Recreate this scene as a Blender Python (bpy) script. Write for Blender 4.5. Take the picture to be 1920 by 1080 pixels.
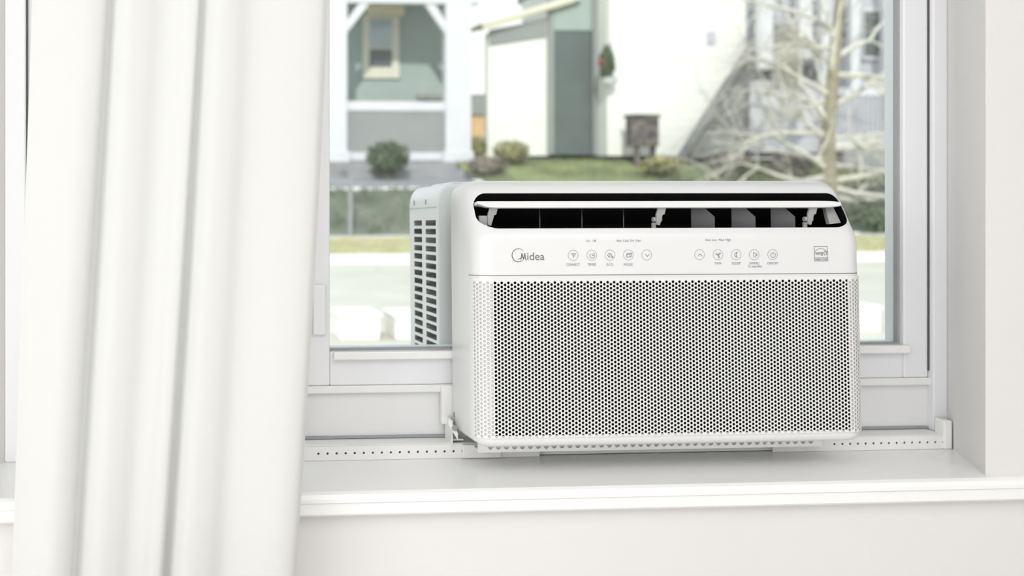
import bpy, bmesh, math, random
from mathutils import Vector, Matrix, noise
random.seed(7)
sc = bpy.context.scene
for o in list(bpy.data.objects): bpy.data.objects.remove(o)
C = sc.collection
R = math.radians

# ------------------------------------------------------------------ camera
EYE = 1.288; FPX = 2170.0; CX = 484.0; CY = 346.0; YAW = math.atan(0.08)
cam_d = bpy.data.cameras.new('camera'); cam = bpy.data.objects.new('camera', cam_d); C.objects.link(cam)
cam.location = (0, 0, EYE); cam.rotation_euler = (R(90), 0, -YAW)
cam_d.sensor_width = 36; cam_d.sensor_fit = 'HORIZONTAL'; cam_d.lens = FPX/1920*36
cam_d.shift_x = (960-CX)/1920; cam_d.shift_y = (CY-540)/1920
cam_d.clip_start = 0.05; cam_d.clip_end = 400
cam_d.dof.use_dof = True; cam_d.dof.focus_distance = 1.77; cam_d.dof.aperture_fstop = 4.0
sc.camera = cam

# ------------------------------------------------------------------ world, sun, lights, exposure
w = bpy.data.worlds.new('world'); sc.world = w; w.use_nodes = True
nt = w.node_tree; nt.nodes.clear()
bg = nt.nodes.new('ShaderNodeBackground'); wo = nt.nodes.new('ShaderNodeOutputWorld')
tc = nt.nodes.new('ShaderNodeTexCoord'); sx = nt.nodes.new('ShaderNodeSeparateXYZ'); rp = nt.nodes.new('ShaderNodeValToRGB')
nt.links.new(tc.outputs['Generated'], sx.inputs[0]); nt.links.new(sx.outputs['Z'], rp.inputs[0])
rp.color_ramp.elements[0].color = (1.0, 1.0, 0.97, 1); rp.color_ramp.elements[1].color = (0.80, 0.90, 1.0, 1)
nt.links.new(rp.outputs[0], bg.inputs[0]); bg.inputs[1].default_value = 1.3
nt.links.new(bg.outputs[0], wo.inputs[0])
sun_d = bpy.data.lights.new('sun', 'SUN'); sun = bpy.data.objects.new('sun', sun_d); C.objects.link(sun)
sun_d.energy = 2.6; sun_d.angle = R(1.5); sun_d.color = (1.0, 0.97, 0.90)
sun.rotation_euler = Vector((0.22, 0.85, -0.46)).to_track_quat('-Z', 'Y').to_euler()
def area(name, loc, target, sx_, sy_, power, col=(1, 1, 1)):
    d = bpy.data.lights.new(name, 'AREA'); d.shape = 'RECTANGLE'; d.size = sx_; d.size_y = sy_; d.energy = power; d.color = col
    o = bpy.data.objects.new(name, d); C.objects.link(o); o.location = loc
    o.rotation_euler = (Vector(target)-Vector(loc)).to_track_quat('-Z', 'Y').to_euler()
area('left_key_fill', (-2.0, -0.6, 1.5), (0.6, 1.7, 1.0), 1.8, 1.8, 40, (1.0, 1.0, 0.99))  # added soft key from the left; that wall has no window
area('ceiling_fill', (0.6, -0.3, 2.5), (0.6, 0.0, 0), 2.4, 2.2, 30, (1, 0.995, 0.985))  # added overhead fill, no fitting modelled on the ceiling
area('rear_fill', (0.0, -2.5, 1.15), (0.5, 1.7, 1.1), 4.6, 2.1, 40, (0.99, 0.995, 1.0))  # added broad fill behind the camera; the rear wall is solid
vs = sc.view_settings
vs.view_transform = 'Standard'; vs.look = 'None'; vs.exposure = 0.0; vs.gamma = 1.0; vs.use_curve_mapping = False

# ------------------------------------------------------------------ materials
def mat(name, col, rough=0.5, var=0.03, scale=8.0, bump=0.0, bscale=60.0, col2=None, spec=0.5, metal=0.0, stretch=None):
    m = bpy.data.materials.new(name); m.use_nodes = True; t = m.node_tree; b = t.nodes['Principled BSDF']
    c = t.nodes.new('ShaderNodeTexCoord'); n = t.nodes.new('ShaderNodeTexNoise'); n.inputs['Scale'].default_value = scale
    n.inputs['Detail'].default_value = 4
    mp = t.nodes.new('ShaderNodeMapping'); t.links.new(c.outputs['Object'], mp.inputs[0]); t.links.new(mp.outputs[0], n.inputs['Vector'])
    if stretch: mp.inputs['Scale'].default_value = stretch
    r = t.nodes.new('ShaderNodeValToRGB')
    lo = tuple(max(0, x*(1-var)) for x in col); hi = tuple(min(1, x*(1+var)) for x in (col2 or col))
    r.color_ramp.elements[0].position = 0.35; r.color_ramp.elements[1].position = 0.65
    r.color_ramp.elements[0].color = (*lo, 1); r.color_ramp.elements[1].color = (*hi, 1)
    t.links.new(n.outputs['Fac'], r.inputs[0]); t.links.new(r.outputs[0], b.inputs['Base Color'])
    b.inputs['Roughness'].default_value = rough; b.inputs['Specular IOR Level'].default_value = spec; b.inputs['Metallic'].default_value = metal
    if bump > 0:
        n2 = t.nodes.new('ShaderNodeTexNoise'); n2.inputs['Scale'].default_value = bscale; n2.inputs['Detail'].default_value = 3
        t.links.new(mp.outputs[0], n2.inputs['Vector'])
        bp = t.nodes.new('ShaderNodeBump'); bp.inputs['Strength'].default_value = bump; bp.inputs['Distance'].default_value = 0.001
        t.links.new(n2.outputs['Fac'], bp.inputs['Height']); t.links.new(bp.outputs[0], b.inputs['Normal'])
    return m
M = {}
M['wall'] = mat('wall_paint', (0.765, 0.75, 0.74), 0.7, 0.01, 3, 0.15, 300)
M['ceil'] = mat('ceiling_paint', (0.88, 0.88, 0.87), 0.8, 0.01)
M['floor'] = mat('floor_wood', (0.66, 0.65, 0.64), 0.5, 0.08, 3, stretch=(1, 12, 1))
M['sill'] = mat('sill_gloss_paint', (0.91, 0.91, 0.895), 0.28, 0.01, 4)
M['frame'] = mat('window_frame_vinyl', (0.87, 0.87, 0.89), 0.35, 0.01, 4)
M['gasket'] = mat('black_gasket', (0.10, 0.10, 0.11), 0.6)
M['ggasket'] = mat('grey_gasket', (0.36, 0.37, 0.39), 0.5)
M['filler'] = mat('filler_panel_plastic', (0.85, 0.85, 0.85), 0.5, 0.015, 5)
M['bracket'] = mat('white_powder_coat', (0.88, 0.88, 0.87), 0.35, 0.01)
M['shell'] = mat('shell_plastic', (0.785, 0.79, 0.79), 0.32, 0.008, 6, 0.04, 500)
M['grille'] = mat('grille_plastic', (0.79, 0.79, 0.78), 0.35, 0.01, 20)
M['flap'] = mat('flap_plastic', (0.84, 0.84, 0.84), 0.3, 0.01)
M['black'] = mat('black_plastic', (0.008, 0.008, 0.009), 0.35, 0.2)
M['cavity'] = mat('black_filter', (0.006, 0.006, 0.006), 0.9, 0.2, spec=0.1)
M['vane'] = mat('charcoal_vane', (0.05, 0.05, 0.055), 0.4, 0.1)
M['arm'] = mat('grey_arm_plastic', (0.42, 0.42, 0.42), 0.4, 0.05)
M['coil'] = mat('dark_coil', (0.10, 0.11, 0.115), 0.5, 0.4, 30, col2=(0.30, 0.28, 0.27), stretch=(1, 1, 4))
M['ink'] = mat('grey_print', (0.17, 0.165, 0.165), 0.5, 0.05)
M['ink2'] = mat('pale_grey_print', (0.33, 0.33, 0.33), 0.5, 0.05)
M['seam'] = mat('seam_gap_shade', (0.22, 0.22, 0.22), 0.6)
M['screw'] = mat('screw_steel', (0.42, 0.42, 0.41), 0.35, 0.1, metal=0.8)
M['siding'] = mat('sage_siding', (0.34, 0.41, 0.395), 0.8, 0.04, 2)
M['siding_dark'] = mat('dark_green_siding', (0.115, 0.145, 0.142), 0.8, 0.06, 2)
M['siding_grey'] = mat('grey_siding', (0.28, 0.30, 0.30), 0.8, 0.04, 1)
M['siding_lav'] = mat('lavender_grey_siding', (0.50, 0.51, 0.56), 0.8, 0.05, 1)
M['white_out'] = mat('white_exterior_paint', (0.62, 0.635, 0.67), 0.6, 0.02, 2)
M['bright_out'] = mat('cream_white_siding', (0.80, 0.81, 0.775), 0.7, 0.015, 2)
M['cream_trim'] = mat('cream_trim', (0.72, 0.68, 0.48), 0.6, 0.04)
M['beige_trim'] = mat('beige_trim', (0.66, 0.65, 0.56), 0.6, 0.03)
M['roof'] = mat('grey_shingle', (0.30, 0.31, 0.30), 0.9, 0.15, 12)
M['paneblue'] = mat('pale_blue_pane', (0.38, 0.45, 0.50), 0.1, 0.05)
M['panedark'] = mat('dark_pane', (0.10, 0.12, 0.13), 0.1, 0.05)
M['concrete'] = mat('grey_concrete', (0.30, 0.305, 0.32), 0.9, 0.08, 3)
M['pave'] = mat('pale_pavement', (0.58, 0.565, 0.49), 0.9, 0.03, 1.5, col2=(0.62, 0.61, 0.54))
M['liner'] = mat('window_liner', (0.88, 0.90, 0.92), 0.5, 0.01)
M['gable_shade'] = mat('gable_shade_grey', (0.17, 0.185, 0.185), 0.85, 0.15, 2.5, col2=(0.24, 0.24, 0.24))  # grey darkened so the colour carries the gable's shade
M['kerb'] = mat('pale_kerb', (0.85, 0.84, 0.80), 0.8, 0.03)
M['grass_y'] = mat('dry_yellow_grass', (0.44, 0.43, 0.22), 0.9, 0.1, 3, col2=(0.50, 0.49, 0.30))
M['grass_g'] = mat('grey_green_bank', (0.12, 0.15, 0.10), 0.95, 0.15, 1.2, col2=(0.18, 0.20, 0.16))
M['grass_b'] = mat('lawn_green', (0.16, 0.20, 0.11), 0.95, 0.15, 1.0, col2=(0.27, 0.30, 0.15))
M['mulch'] = mat('brown_mulch', (0.17, 0.155, 0.135), 0.95, 0.3, 2.5, col2=(0.28, 0.26, 0.22))
M['leaf'] = mat('dark_green_leaf', (0.07, 0.105, 0.06), 0.7, 0.3, 8, col2=(0.12, 0.16, 0.09))
M['leaf2'] = mat('olive_leaf', (0.24, 0.24, 0.10), 0.7, 0.3, 8, col2=(0.34, 0.33, 0.17))
M['bark'] = mat('olive_bark', (0.28, 0.26, 0.19), 0.9, 0.15, 6)
M['twig'] = mat('cream_twig', (0.56, 0.55, 0.49), 0.8, 0.15, 5)
M['orange'] = mat('orange_wall', (0.66, 0.46, 0.25), 0.8, 0.05)
M['box'] = mat('charcoal_box', (0.07, 0.07, 0.08), 0.6, 0.3, 6, col2=(0.16, 0.14, 0.12))
M['petal'] = mat('red_petal', (0.45, 0.10, 0.10), 0.7)
M['block'] = mat('pale_stone', (0.86, 0.85, 0.82), 0.8, 0.02)
# glass: thin clear pane
g = bpy.data.materials.new('window_glass'); g.use_nodes = True; t = g.node_tree; t.nodes.clear()
o_ = t.nodes.new('ShaderNodeOutputMaterial'); mx = t.nodes.new('ShaderNodeMixShader'); fr = t.nodes.new('ShaderNodeFresnel'); fr.inputs[0].default_value = 1.45
tr = t.nodes.new('ShaderNodeBsdfTransparent'); tr.inputs[0].default_value = (0.985, 0.995, 0.99, 1)
gl = t.nodes.new('ShaderNodeBsdfGlossy'); gl.inputs['Roughness'].default_value = 0.02
t.links.new(fr.outputs[0], mx.inputs[0]); t.links.new(tr.outputs[0], mx.inputs[1]); t.links.new(gl.outputs[0], mx.inputs[2]); t.links.new(mx.outputs[0], o_.inputs[0])
M['glass'] = g
# curtain fabric: diffuse + translucent with a fine weave
g = bpy.data.materials.new('curtain_fabric'); g.use_nodes = True; t = g.node_tree; t.nodes.clear()
o_ = t.nodes.new('ShaderNodeOutputMaterial'); mx = t.nodes.new('ShaderNodeMixShader'); mx.inputs[0].default_value = 0.3
d1 = t.nodes.new('ShaderNodeBsdfDiffuse'); d2 = t.nodes.new('ShaderNodeBsdfTranslucent')
d1.inputs[0].default_value = (0.81, 0.81, 0.795, 1); d2.inputs[0].default_value = (0.84, 0.84, 0.82, 1)
tcx = t.nodes.new('ShaderNodeTexCoord'); wv = t.nodes.new('ShaderNodeTexNoise'); wv.inputs['Scale'].default_value = 900
bp = t.nodes.new('ShaderNodeBump'); bp.inputs['Strength'].default_value = 0.12; bp.inputs['Distance'].default_value = 0.0005
t.links.new(tcx.outputs['Object'], wv.inputs['Vector']); t.links.new(wv.outputs['Fac'], bp.inputs['Height']); t.links.new(bp.outputs[0], d1.inputs['Normal'])
t.links.new(d1.outputs[0], mx.inputs[1]); t.links.new(d2.outputs[0], mx.inputs[2]); t.links.new(mx.outputs[0], o_.inputs[0])
M['curtain'] = g

# ------------------------------------------------------------------ helpers
def ray(u, v):
    xr = (u-CX)/FPX; zr = -(v-CY)/FPX; c, s = math.cos(YAW), math.sin(YAW)
    return Vector((xr*c+s, c-xr*s, zr))
def at(u, v, Y):
    """a point of the place, from its direction and its real distance Y out from the camera position"""
    d = ray(u, v); k = Y/d.y
    return Vector((d.x*k, Y, EYE+d.z*k))
def X(u, Y): return at(u, 0, Y).x
def Z(v, Y, u=1000): return at(u, v, Y).z

class MB:
    def __init__(s): s.b = bmesh.new()
    def box(s, x0, x1, y0, y1, z0, z1, bev=0.0, seg=2, mtx=None):
        r = bmesh.ops.create_cube(s.b, size=1.0)
        for v in r['verts']:
            v.co = Vector(((x0+x1)/2+v.co.x*(x1-x0), (y0+y1)/2+v.co.y*(y1-y0), (z0+z1)/2+v.co.z*(z1-z0)))
        vs_ = r['verts']
        if bev > 0:
            es = list({e for v in vs_ for e in v.link_edges})
            rr = bmesh.ops.bevel(s.b, geom=es, offset=bev, segments=seg, profile=0.5, affect='EDGES')
            vs_ = list({v for f in rr['faces'] for v in f.verts} | {v for v in vs_ if v.is_valid})
        if mtx is not None:
            for v in vs_: v.co = mtx @ v.co
        return s
    def prism(s, pts, d):
        """closed polygon pts (3D) extruded by vector d"""
        d = Vector(d); a = [s.b.verts.new(p) for p in pts]; c = [s.b.verts.new(Vector(p)+d) for p in pts]; n = len(a)
        s.b.faces.new(a); s.b.faces.new(c[::-1])
        for i in range(n): s.b.faces.new((a[i], c[i], c[(i+1) % n], a[(i+1) % n]))
        return s
    def tube(s, pts, rad, n=8, caps=True, closed=False):
        pts = [Vector(p) for p in pts]; rings = []
        N = len(pts); rads = rad if isinstance(rad, (list, tuple)) else [rad]*N
        for i, p in enumerate(pts):
            a = pts[(i-1) % N] if (closed or i > 0) else p; c = pts[(i+1) % N] if (closed or i < N-1) else p
            d = (c-a).normalized(); up = Vector((0, 0, 1)) if abs(d.z) < 0.9 else Vector((0, 1, 0))
            if closed: up = Vector((0, 1, 0))
            e1 = d.cross(up).normalized(); e2 = d.cross(e1)
            rings.append([s.b.verts.new(p+rads[i]*(math.cos(6.2832*k/n)*e1+math.sin(6.2832*k/n)*e2)) for k in range(n)])
        for i in range(N if closed else N-1):
            r0, r1 = rings[i], rings[(i+1) % N]
            for k in range(n): s.b.faces.new((r0[k], r0[(k+1) % n], r1[(k+1) % n], r1[k]))
        if caps and not closed: s.b.faces.new(rings[0][::-1]); s.b.faces.new(rings[-1])
        return s
    def cyl(s, a, b_, r, n=16): return s.tube([a, b_], r, n)
    def build(s, name, m, parent=None, smooth=False, recalc=True):
        if recalc: bmesh.ops.recalc_face_normals(s.b, faces=s.b.faces[:])
        me = bpy.data.meshes.new(name); s.b.to_mesh(me); s.b.free()
        me.materials.append(m)
        o = bpy.data.objects.new(name, me); C.objects.link(o)
        if smooth: shade(o)
        if parent is not None: o.parent = parent
        return o
def shade(o, ang=35):
    me = o.data
    me.polygons.foreach_set('use_smooth', [True]*len(me.polygons))
    b = bmesh.new(); b.from_mesh(me)
    for e in b.edges:
        if len(e.link_faces) == 2 and e.calc_face_angle(0) > R(ang): e.smooth = False
    b.to_mesh(me); b.free()
def thing(name, label, cat, loc=(0, 0, 0), group=None, kind=None):
    o = bpy.data.objects.new(name, None); C.objects.link(o); o.location = loc; o.empty_display_size = 0.1
    tag(o, label, cat, group, kind); return o
def tag(o, label=None, cat=None, group=None, kind=None):
    if label: o['label'] = label
    if cat: o['category'] = cat
    if group: o['group'] = group
    if kind: o['kind'] = kind
    return o
def put(o, root):
    """re-origin: o's mesh is in world coordinates, root stands elsewhere unrotated"""
    o.parent = root; o.matrix_parent_inverse = Matrix.Translation(-root.location); return o
def boolean(o, cutters):
    for c in cutters:
        md = o.modifiers.new('cut', 'BOOLEAN'); md.object = c; md.operation = 'DIFFERENCE'; md.solver = 'EXACT'; md.material_mode = 'TRANSFER'
    bpy.context.view_layer.update()
    dg = bpy.context.evaluated_depsgraph_get()
    me = bpy.data.meshes.new_from_object(o.evaluated_get(dg)); old = o.data; o.modifiers.clear(); o.data = me; bpy.data.meshes.remove(old)
    for c in cutters: bpy.data.objects.remove(c)
def text_mesh(body, x0, x1, z0, z1, y, m, name, parent, th=0.0002, off=0.0):
    cu = bpy.data.curves.new('t', 'FONT'); cu.body = body; cu.size = 1; cu.offset = off
    to = bpy.data.objects.new('t', cu); C.objects.link(to); bpy.context.view_layer.update()
    me = bpy.data.meshes.new_from_object(to.evaluated_get(bpy.context.evaluated_depsgraph_get()))
    bpy.data.objects.remove(to); bpy.data.curves.remove(cu)
    xs = [v.co.x for v in me.vertices]; ys = [v.co.y for v in me.vertices]
    ax, bx_, ay, by = min(xs), max(xs), min(ys), max(ys)
    for v in me.vertices:
        v.co = Vector((x0+(v.co.x-ax)/(bx_-ax)*(x1-x0), y, z0+(v.co.y-ay)/(by-ay)*(z1-z0)))
    b = bmesh.new(); b.from_mesh(me)
    r = bmesh.ops.extrude_face_region(b, geom=b.faces[:])
    for v in [q for q in r['geom'] if isinstance(q, bmesh.types.BMVert)]: v.co.y -= th
    bmesh.ops.recalc_face_normals(b, faces=b.faces[:]); b.to_mesh(me); b.free()
    me.materials.clear(); me.materials.append(m); me.name = name
    o = bpy.data.objects.new(name, me); C.objects.link(o); o.parent = parent
    return o

# ------------------------------------------------------------------ room shell
SILL = 0.85; WY = 1.65; FY = 1.85
OXL, OXR = -0.2527, 1.3128       # window frame's outer edges
WXL, WXR = -0.42, 1.231         # opening in the wall's room face, unseen left side widened to let light in
OT = 2.25
def struct(name, mb, m, parent=None, label=None):
    o = mb.build(name, m, parent)
    if parent is None: o['kind'] = 'structure'
    if label: o['label'] = label
    return o
struct('floor', MB().box(-2.6, 2.6, -2.6, 1.65, -0.05, 0.0), M['floor'], label='pale wooden floor of the room')
struct('ceiling', MB().box(-2.6, 2.6, -2.6, 2.05, 2.6, 2.7), M['ceil'], label='white ceiling of the room')
struct('wall_left', MB().box(-2.7, -2.6, -2.7, 2.0, 0, 2.6), M['wall'], label='warm white side wall on the left')
struct('wall_right', MB().box(2.6, 2.7, -2.7, 2.0, 0, 2.6), M['wall'], label='warm white side wall on the right')
struct('wall_back', MB().box(-2.6, 2.6, -2.7, -2.6, 0, 2.6), M['wall'], label='warm white wall behind the viewer')
wf = MB()
wf.box(-2.6, 2.6, WY, 1.925, -0.6, SILL-0.03)                       # below the sill
wf.prism([(WXR, WY, SILL-0.03), (2.6, WY, SILL-0.03), (2.6, 1.925, SILL-0.03), (OXR, 1.925, SILL-0.03), (OXR, FY, SILL-0.03)], (0, 0, OT-SILL+0.03))
wf.prism([(WXL, WY, SILL-0.03), (OXL, FY, SILL-0.03), (OXL, 1.925, SILL-0.03), (-2.6, 1.925, SILL-0.03), (-2.6, WY, SILL-0.03)], (0, 0, OT-SILL+0.03))
wf.box(-2.6, 2.6, WY, 1.925, OT, 2.6)
struct('wall_front', wf, M['wall'], label='warm white wall holding the window, with slanted reveals')
# sill board with nosing: a continuous profile run along the wall
sl = MB()
prof = [(1.935, SILL), (1.638, SILL), (1.631, SILL-0.003), (1.628, SILL-0.009), (1.628, SILL-0.014), (1.631, SILL-0.016), (1.631, SILL-0.031), (1.634, SILL-0.034), (1.652, SILL-0.034), (1.652, SILL-0.03), (1.935, SILL-0.03)]
sl.prism([(-1.1, y, z) for y, z in prof], (3.0, 0, 0))
sill = sl.build('trim_1', M['sill']); tag(sill, 'glossy white window sill board with a stepped front nosing', kind='structure')

# ------------------------------------------------------------------ windows
def ring(mb, x0, x1, z0, z1, wl, wr, wb, wt, y0, y1, bev=0.002):
    mb.box(x0, x0+wl, y0, y1, z0, z1, bev); mb.box(x1-wr, x1, y0, y1, z0, z1, bev)
    mb.box(x0+wl, x1-wr, y0, y1, z0, z0+wb, bev); mb.box(x0+wl, x1-wr, y0, y1, z1-wt, z1, bev)
    return mb
SB = EYE-0.3265      # sash bottom
GB = EYE-0.267       # glass bottom
GT = 2.12
def window(name, label, x0, x1, wl, wr, fl, fr_):
    """x0..x1 sash; fl/fr: outer frame extents"""
    r = thing(name, label, None, kind='structure')
    r['label'] = label
    f = MB()
    f.box(fl, x0-0.0015, FY, 1.915, SILL, OT, 0.002) if x0-fl > 0.004 else None
    f.box(x1+0.0015, fr_, FY, 1.915, SILL, OT, 0.002)
    f.box(x0-0.0015, x1+0.0015, FY+0.03, 1.915, SILL+0.001, SILL+0.022, 0.001)
    f.box(x0-0.0015, x1+0.0015, FY, 1.915, GT+0.055, OT, 0.002)
    f.build('window_frame', M['frame'], r)
    s_ = MB(); ring(s_, x0, x1, SB, GT+0.05, wl, wr, GB-SB-0.004, 0.05, FY+0.012, FY+0.0375, 0.0025)
    s_.build('sash', M['frame'], r)
    gk = MB(); gk.box(x1-0.0005, x1+0.0022, FY+0.010, FY+0.03, SB+0.012, GT+0.05)
    gk.box(x0-0.0022, x0+0.0005, FY+0.010, FY+0.03, SB+0.012, GT+0.05)
    gk.build('seal', M['gasket'], r)
    gx0, gx1 = x0+wl, x1-wr
    g2 = MB(); ring(g2, gx0-0.0005, gx1+0.0005, GB-0.0045, GT+0.0005, 0.0015, 0.0045, 0.004, 0.005, FY+0.022, FY+0.032, 0.0)
    g2.build('glass_gasket', M['ggasket'], r)
    ex = MB(); ring(ex, x0+0.004, x1-0.004, SB+0.004, GT+0.03, wl-0.006, wr-0.003, GB-SB-0.005, 0.03, FY+0.038, FY+0.062, 0.001)
    ex.build('outer_frame_edge', M['liner'], r)
    be = MB(); be.box(gx0+0.005, gx1+0.006, FY+0.0, FY+0.0135, GB-0.0165, GB-0.0035, 0.002)
    be.build('glazing_bead', M['sill'], r)
    pn = MB(); pn.box(gx0, gx1, FY+0.033, FY+0.037, GB-0.001, GT)
    pn.build('pane', M['glass'], r)
    return r
XG0, XS1 = 0.2657, 1.2863
w1 = window('window_1', 'white framed window sash lowered behind the air conditioner, showing houses outside', 0.2220, XS1, XG0-0.2220, 0.0436, 0.19, OXR)
lk = MB(); lk.box(X(588, FY), X(612, FY), FY+0.004, FY+0.0125, Z(629, FY, 600), Z(535, FY, 600), 0.002)
lk.build('latch_plate', M['frame'], w1)
w2 = window('window_2', 'second white window mostly hidden behind the curtain at the left', -0.2188, 0.1870, 0.045, 0.045, OXL, 0.19)

# ------------------------------------------------------------------ filler panels beside the air conditioner
def filler(name, label, x0, x1, tab=None):
    r = thing(name, label, 'panel', ((x0+x1)/2, 1.875, SILL+0.025), group='filler panels beside the air conditioner')
    a = MB(); a.box(x0, x1, FY+0.018, FY+0.028, EYE-0.4095, EYE-0.3385, 0.001); put(a.build('panel_face', M['filler']), r)
    b = MB(); b.box(x0, x1, FY+0.008, FY+0.029, EYE-0.3385, EYE-0.3265, 0.0015); put(b.build('top_channel', M['bracket']), r)
    c = MB(); c.box(x0, x1, FY+0.012, FY+0.03, EYE-0.4125, EYE-0.4093, 0.0); put(c.build('bottom_seal', M['ggasket']), r)
    if tab:
        d = MB(); d.box(tab[0], tab[1], FY-0.002, FY+0.012, Z(795, FY, 840), Z(722, FY, 840), 0.0015); put(d.build('end_channel', M['bracket']), r)
    else:
        d = MB(); d.box(x1-0.004, x1, FY+0.012, FY+0.029, EYE-0.4095, EYE-0.330, 0.001); put(d.build('end_channel', M['bracket']), r)
    return r
filler('filler_panel', 'pale grey plastic filler panel under the sash, between curtain and air conditioner', 0.225, 0.478, (X(828, FY), X(852, FY)))
filler('filler_panel', 'pale grey plastic filler panel under the sash, right of the air conditioner', 1.085, X(1753, FY+0.018))

# ------------------------------------------------------------------ support bracket (perforated rail)
RY = 1.82
br = thing('support_rail', 'white perforated metal support rail lying along the sill under the air conditioner', 'rail', (0.75, RY, SILL))
def perforated(mb, x0, x1, z0, z1, y0, y1, holes, r, n=12):
    """flat plate with round holes in one row at height holes[0][1]"""
    hs = sorted(holes); zc = hs[0][1]; B = mb.b
    cuts = [x0]
    for i in range(len(hs)-1): cuts.append((hs[i][0]+hs[i+1][0])/2)
    cuts.append(x1)
    for i, (hx, hz) in enumerate(hs):
        a, c = cuts[i], cuts[i+1]
        for yy, flip in ((y0, False), (y1, True)):
            P = lambda x, z: B.verts.new((x, yy, z))
            h = [P(hx+r*math.cos(6.28318*k/n), hz+r*math.sin(6.28318*k/n)) for k in range(n)]
            mr, ct, mt, cl, ml, cb, mb_, cr = P(c, hz), P(c, z1), P(hx, z1), P(a, z1), P(a, hz), P(a, z0), P(hx, z0), P(c, z0)
            q = n//4
            for j, (m0, cc, m1) in enumerate(((mr, ct, mt), (mt, cl, ml), (ml, cb, mb_), (mb_, cr, mr))):
                hh = [h[(j*q+k) % n] for k in range(q+1)]
                B.faces.new((hh[0], m0, cc, hh[1]))
                for k in range(1, q-1): B.faces.new((hh[k], cc, hh[k+1]))
                B.faces.new((hh[q-1], cc, m1, hh[q]))
            if not flip: h0 = h
        for k in range(n): B.faces.new((h0[k], h0[(k+1) % n], h[(k+1) % n], h[k]))
    mb.box(x0, x1, y0, y1+0.0001, z1, z1+0.0008); mb.box(x0, x1, y0, y1, z0-0.0008, z0)
    return mb
z0r, z1r = SILL+0.0012, SILL+0.0225
hl = [(0.2415+0.01452*i, SILL+0.0115) for i in range(18)]
hr = [(X(1565, RY)+0.0134*i, SILL+0.0115) for i in range(15)]
pm = MB(); perforated(pm, X(560, RY)-0.02, 0.60, z0r, z1r, RY, RY+0.002, hl, 0.0019)
put(pm.build('perforated_strip', M['bracket']), br)
pm = MB(); perforated(pm, 0.99, X(1768, RY), z0r, z1r, RY, RY+0.002, hr, 0.0019)
put(pm.build('perforated_strip', M['bracket']), br)
pm = MB(); pm.box(X(560, RY)-0.02, X(1768, RY), RY, FY+0.03, z1r, z1r+0.002, 0.0005); pm.box(X(560, RY)-0.02, X(1768, RY), RY+0.010, RY+0.011, z0r, z1r); put(pm.build('rail_top', M['bracket']), br)
pm = MB(); pm.box(X(1768, RY), X(1784, RY), RY-0.003, RY+0.022, SILL, Z(788, RY, 1775), 0.0025); put(pm.build('end_lug', M['bracket']), br)
# inner tray strip with large holes
IY = 1.77
zc = SILL+0.0285
hh = [(X(920, IY)+0.0127*i, zc) for i in range(42)]
pm = MB(); perforated(pm, 0.485, 1.045, SILL+0.021, SILL+0.0340, IY, IY+0.002, hh, 0.0040)
put(pm.build('tray_strip', M['bracket']), br)
pm = MB(); pm.box(0.487, 1.043, IY+0.005, IY+0.006, SILL+0.021, SILL+0.034); put(pm.build('tray_backing', M['bracket']), br)
pm = MB(); pm.box(X(868,RY-.006), X(940,RY-.006), RY-0.006, RY-0.0005, SILL+0.0012, SILL+0.0225, 0.001); pm.box(0.49, 1.04, IY+0.002, RY-0.001, SILL+0.0200, SILL+0.0212); put(pm.build('slider_block', M['bracket']), br)
# angle plate with screw beside the shell
ap = MB(); zz = lambda v: Z(v, 1.83, 845)
ap.box(X(842, 1.832), X(844.5, 1.832), 1.815, 1.86, zz(833), zz(785), 0.0003)
ap.box(X(842, 1.85), X(872, 1.85), 1.853, 1.856, zz(833), zz(795), 0.0003)
ap.box(X(843, 1.83), X(868, 1.83), 1.825, 1.853, zz(825), zz(822), 0.0003)
put(ap.build('angle_plate', M['bracket']), br)
ap = MB(); p0 = at(841.5, 784, 1.80); p1 = at(858.5, 814, 1.80); d = (p1-p0)
wv_ = Vector((0.0, 0, 0.0125)); ap.prism([p0, p1+wv_*0.1, p1-wv_*0.75, p0-wv_*0.9], (0, 0.0015, 0)); put(ap.build('diagonal_tab', M['bracket']), br)
for u_, v_, yy in ((852.5, 803, 1.797),):
    q = at(u_, v_, yy); s_ = MB(); s_.cyl(q, q+Vector((0, 0.008, 0)), 0.0042, 14); sc_ = put(s_.build('screw', M['screw'], smooth=True), br)

# ------------------------------------------------------------------ the air conditioner
AX, AY, AZ, PIT = 0.7705, 1.700, 0.8930, R(-2.0)
ac = thing('air_conditioner', 'white window air conditioner with perforated front grille, straddling the lowered sash', 'air conditioner', (AX, AY, AZ))
ac.rotation_euler = (PIT, 0, 0)
Macm = Matrix.Translation((AX, AY, AZ)) @ Matrix.Rotation(PIT, 4, 'X'); Minv = Macm.inverted()
def F(u, v, y=0.0):
    """point on the unit's own front plane (local x, z)"""
    o = Minv @ Vector((0, 0, EYE)); d = (Minv.to_3x3()) @ ray(u, v); k = (y-o.y)/d.y; p = o+d*k
    return p.x, p.z
HW = 0.308; RC = 0.030; H = 0.397

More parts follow.
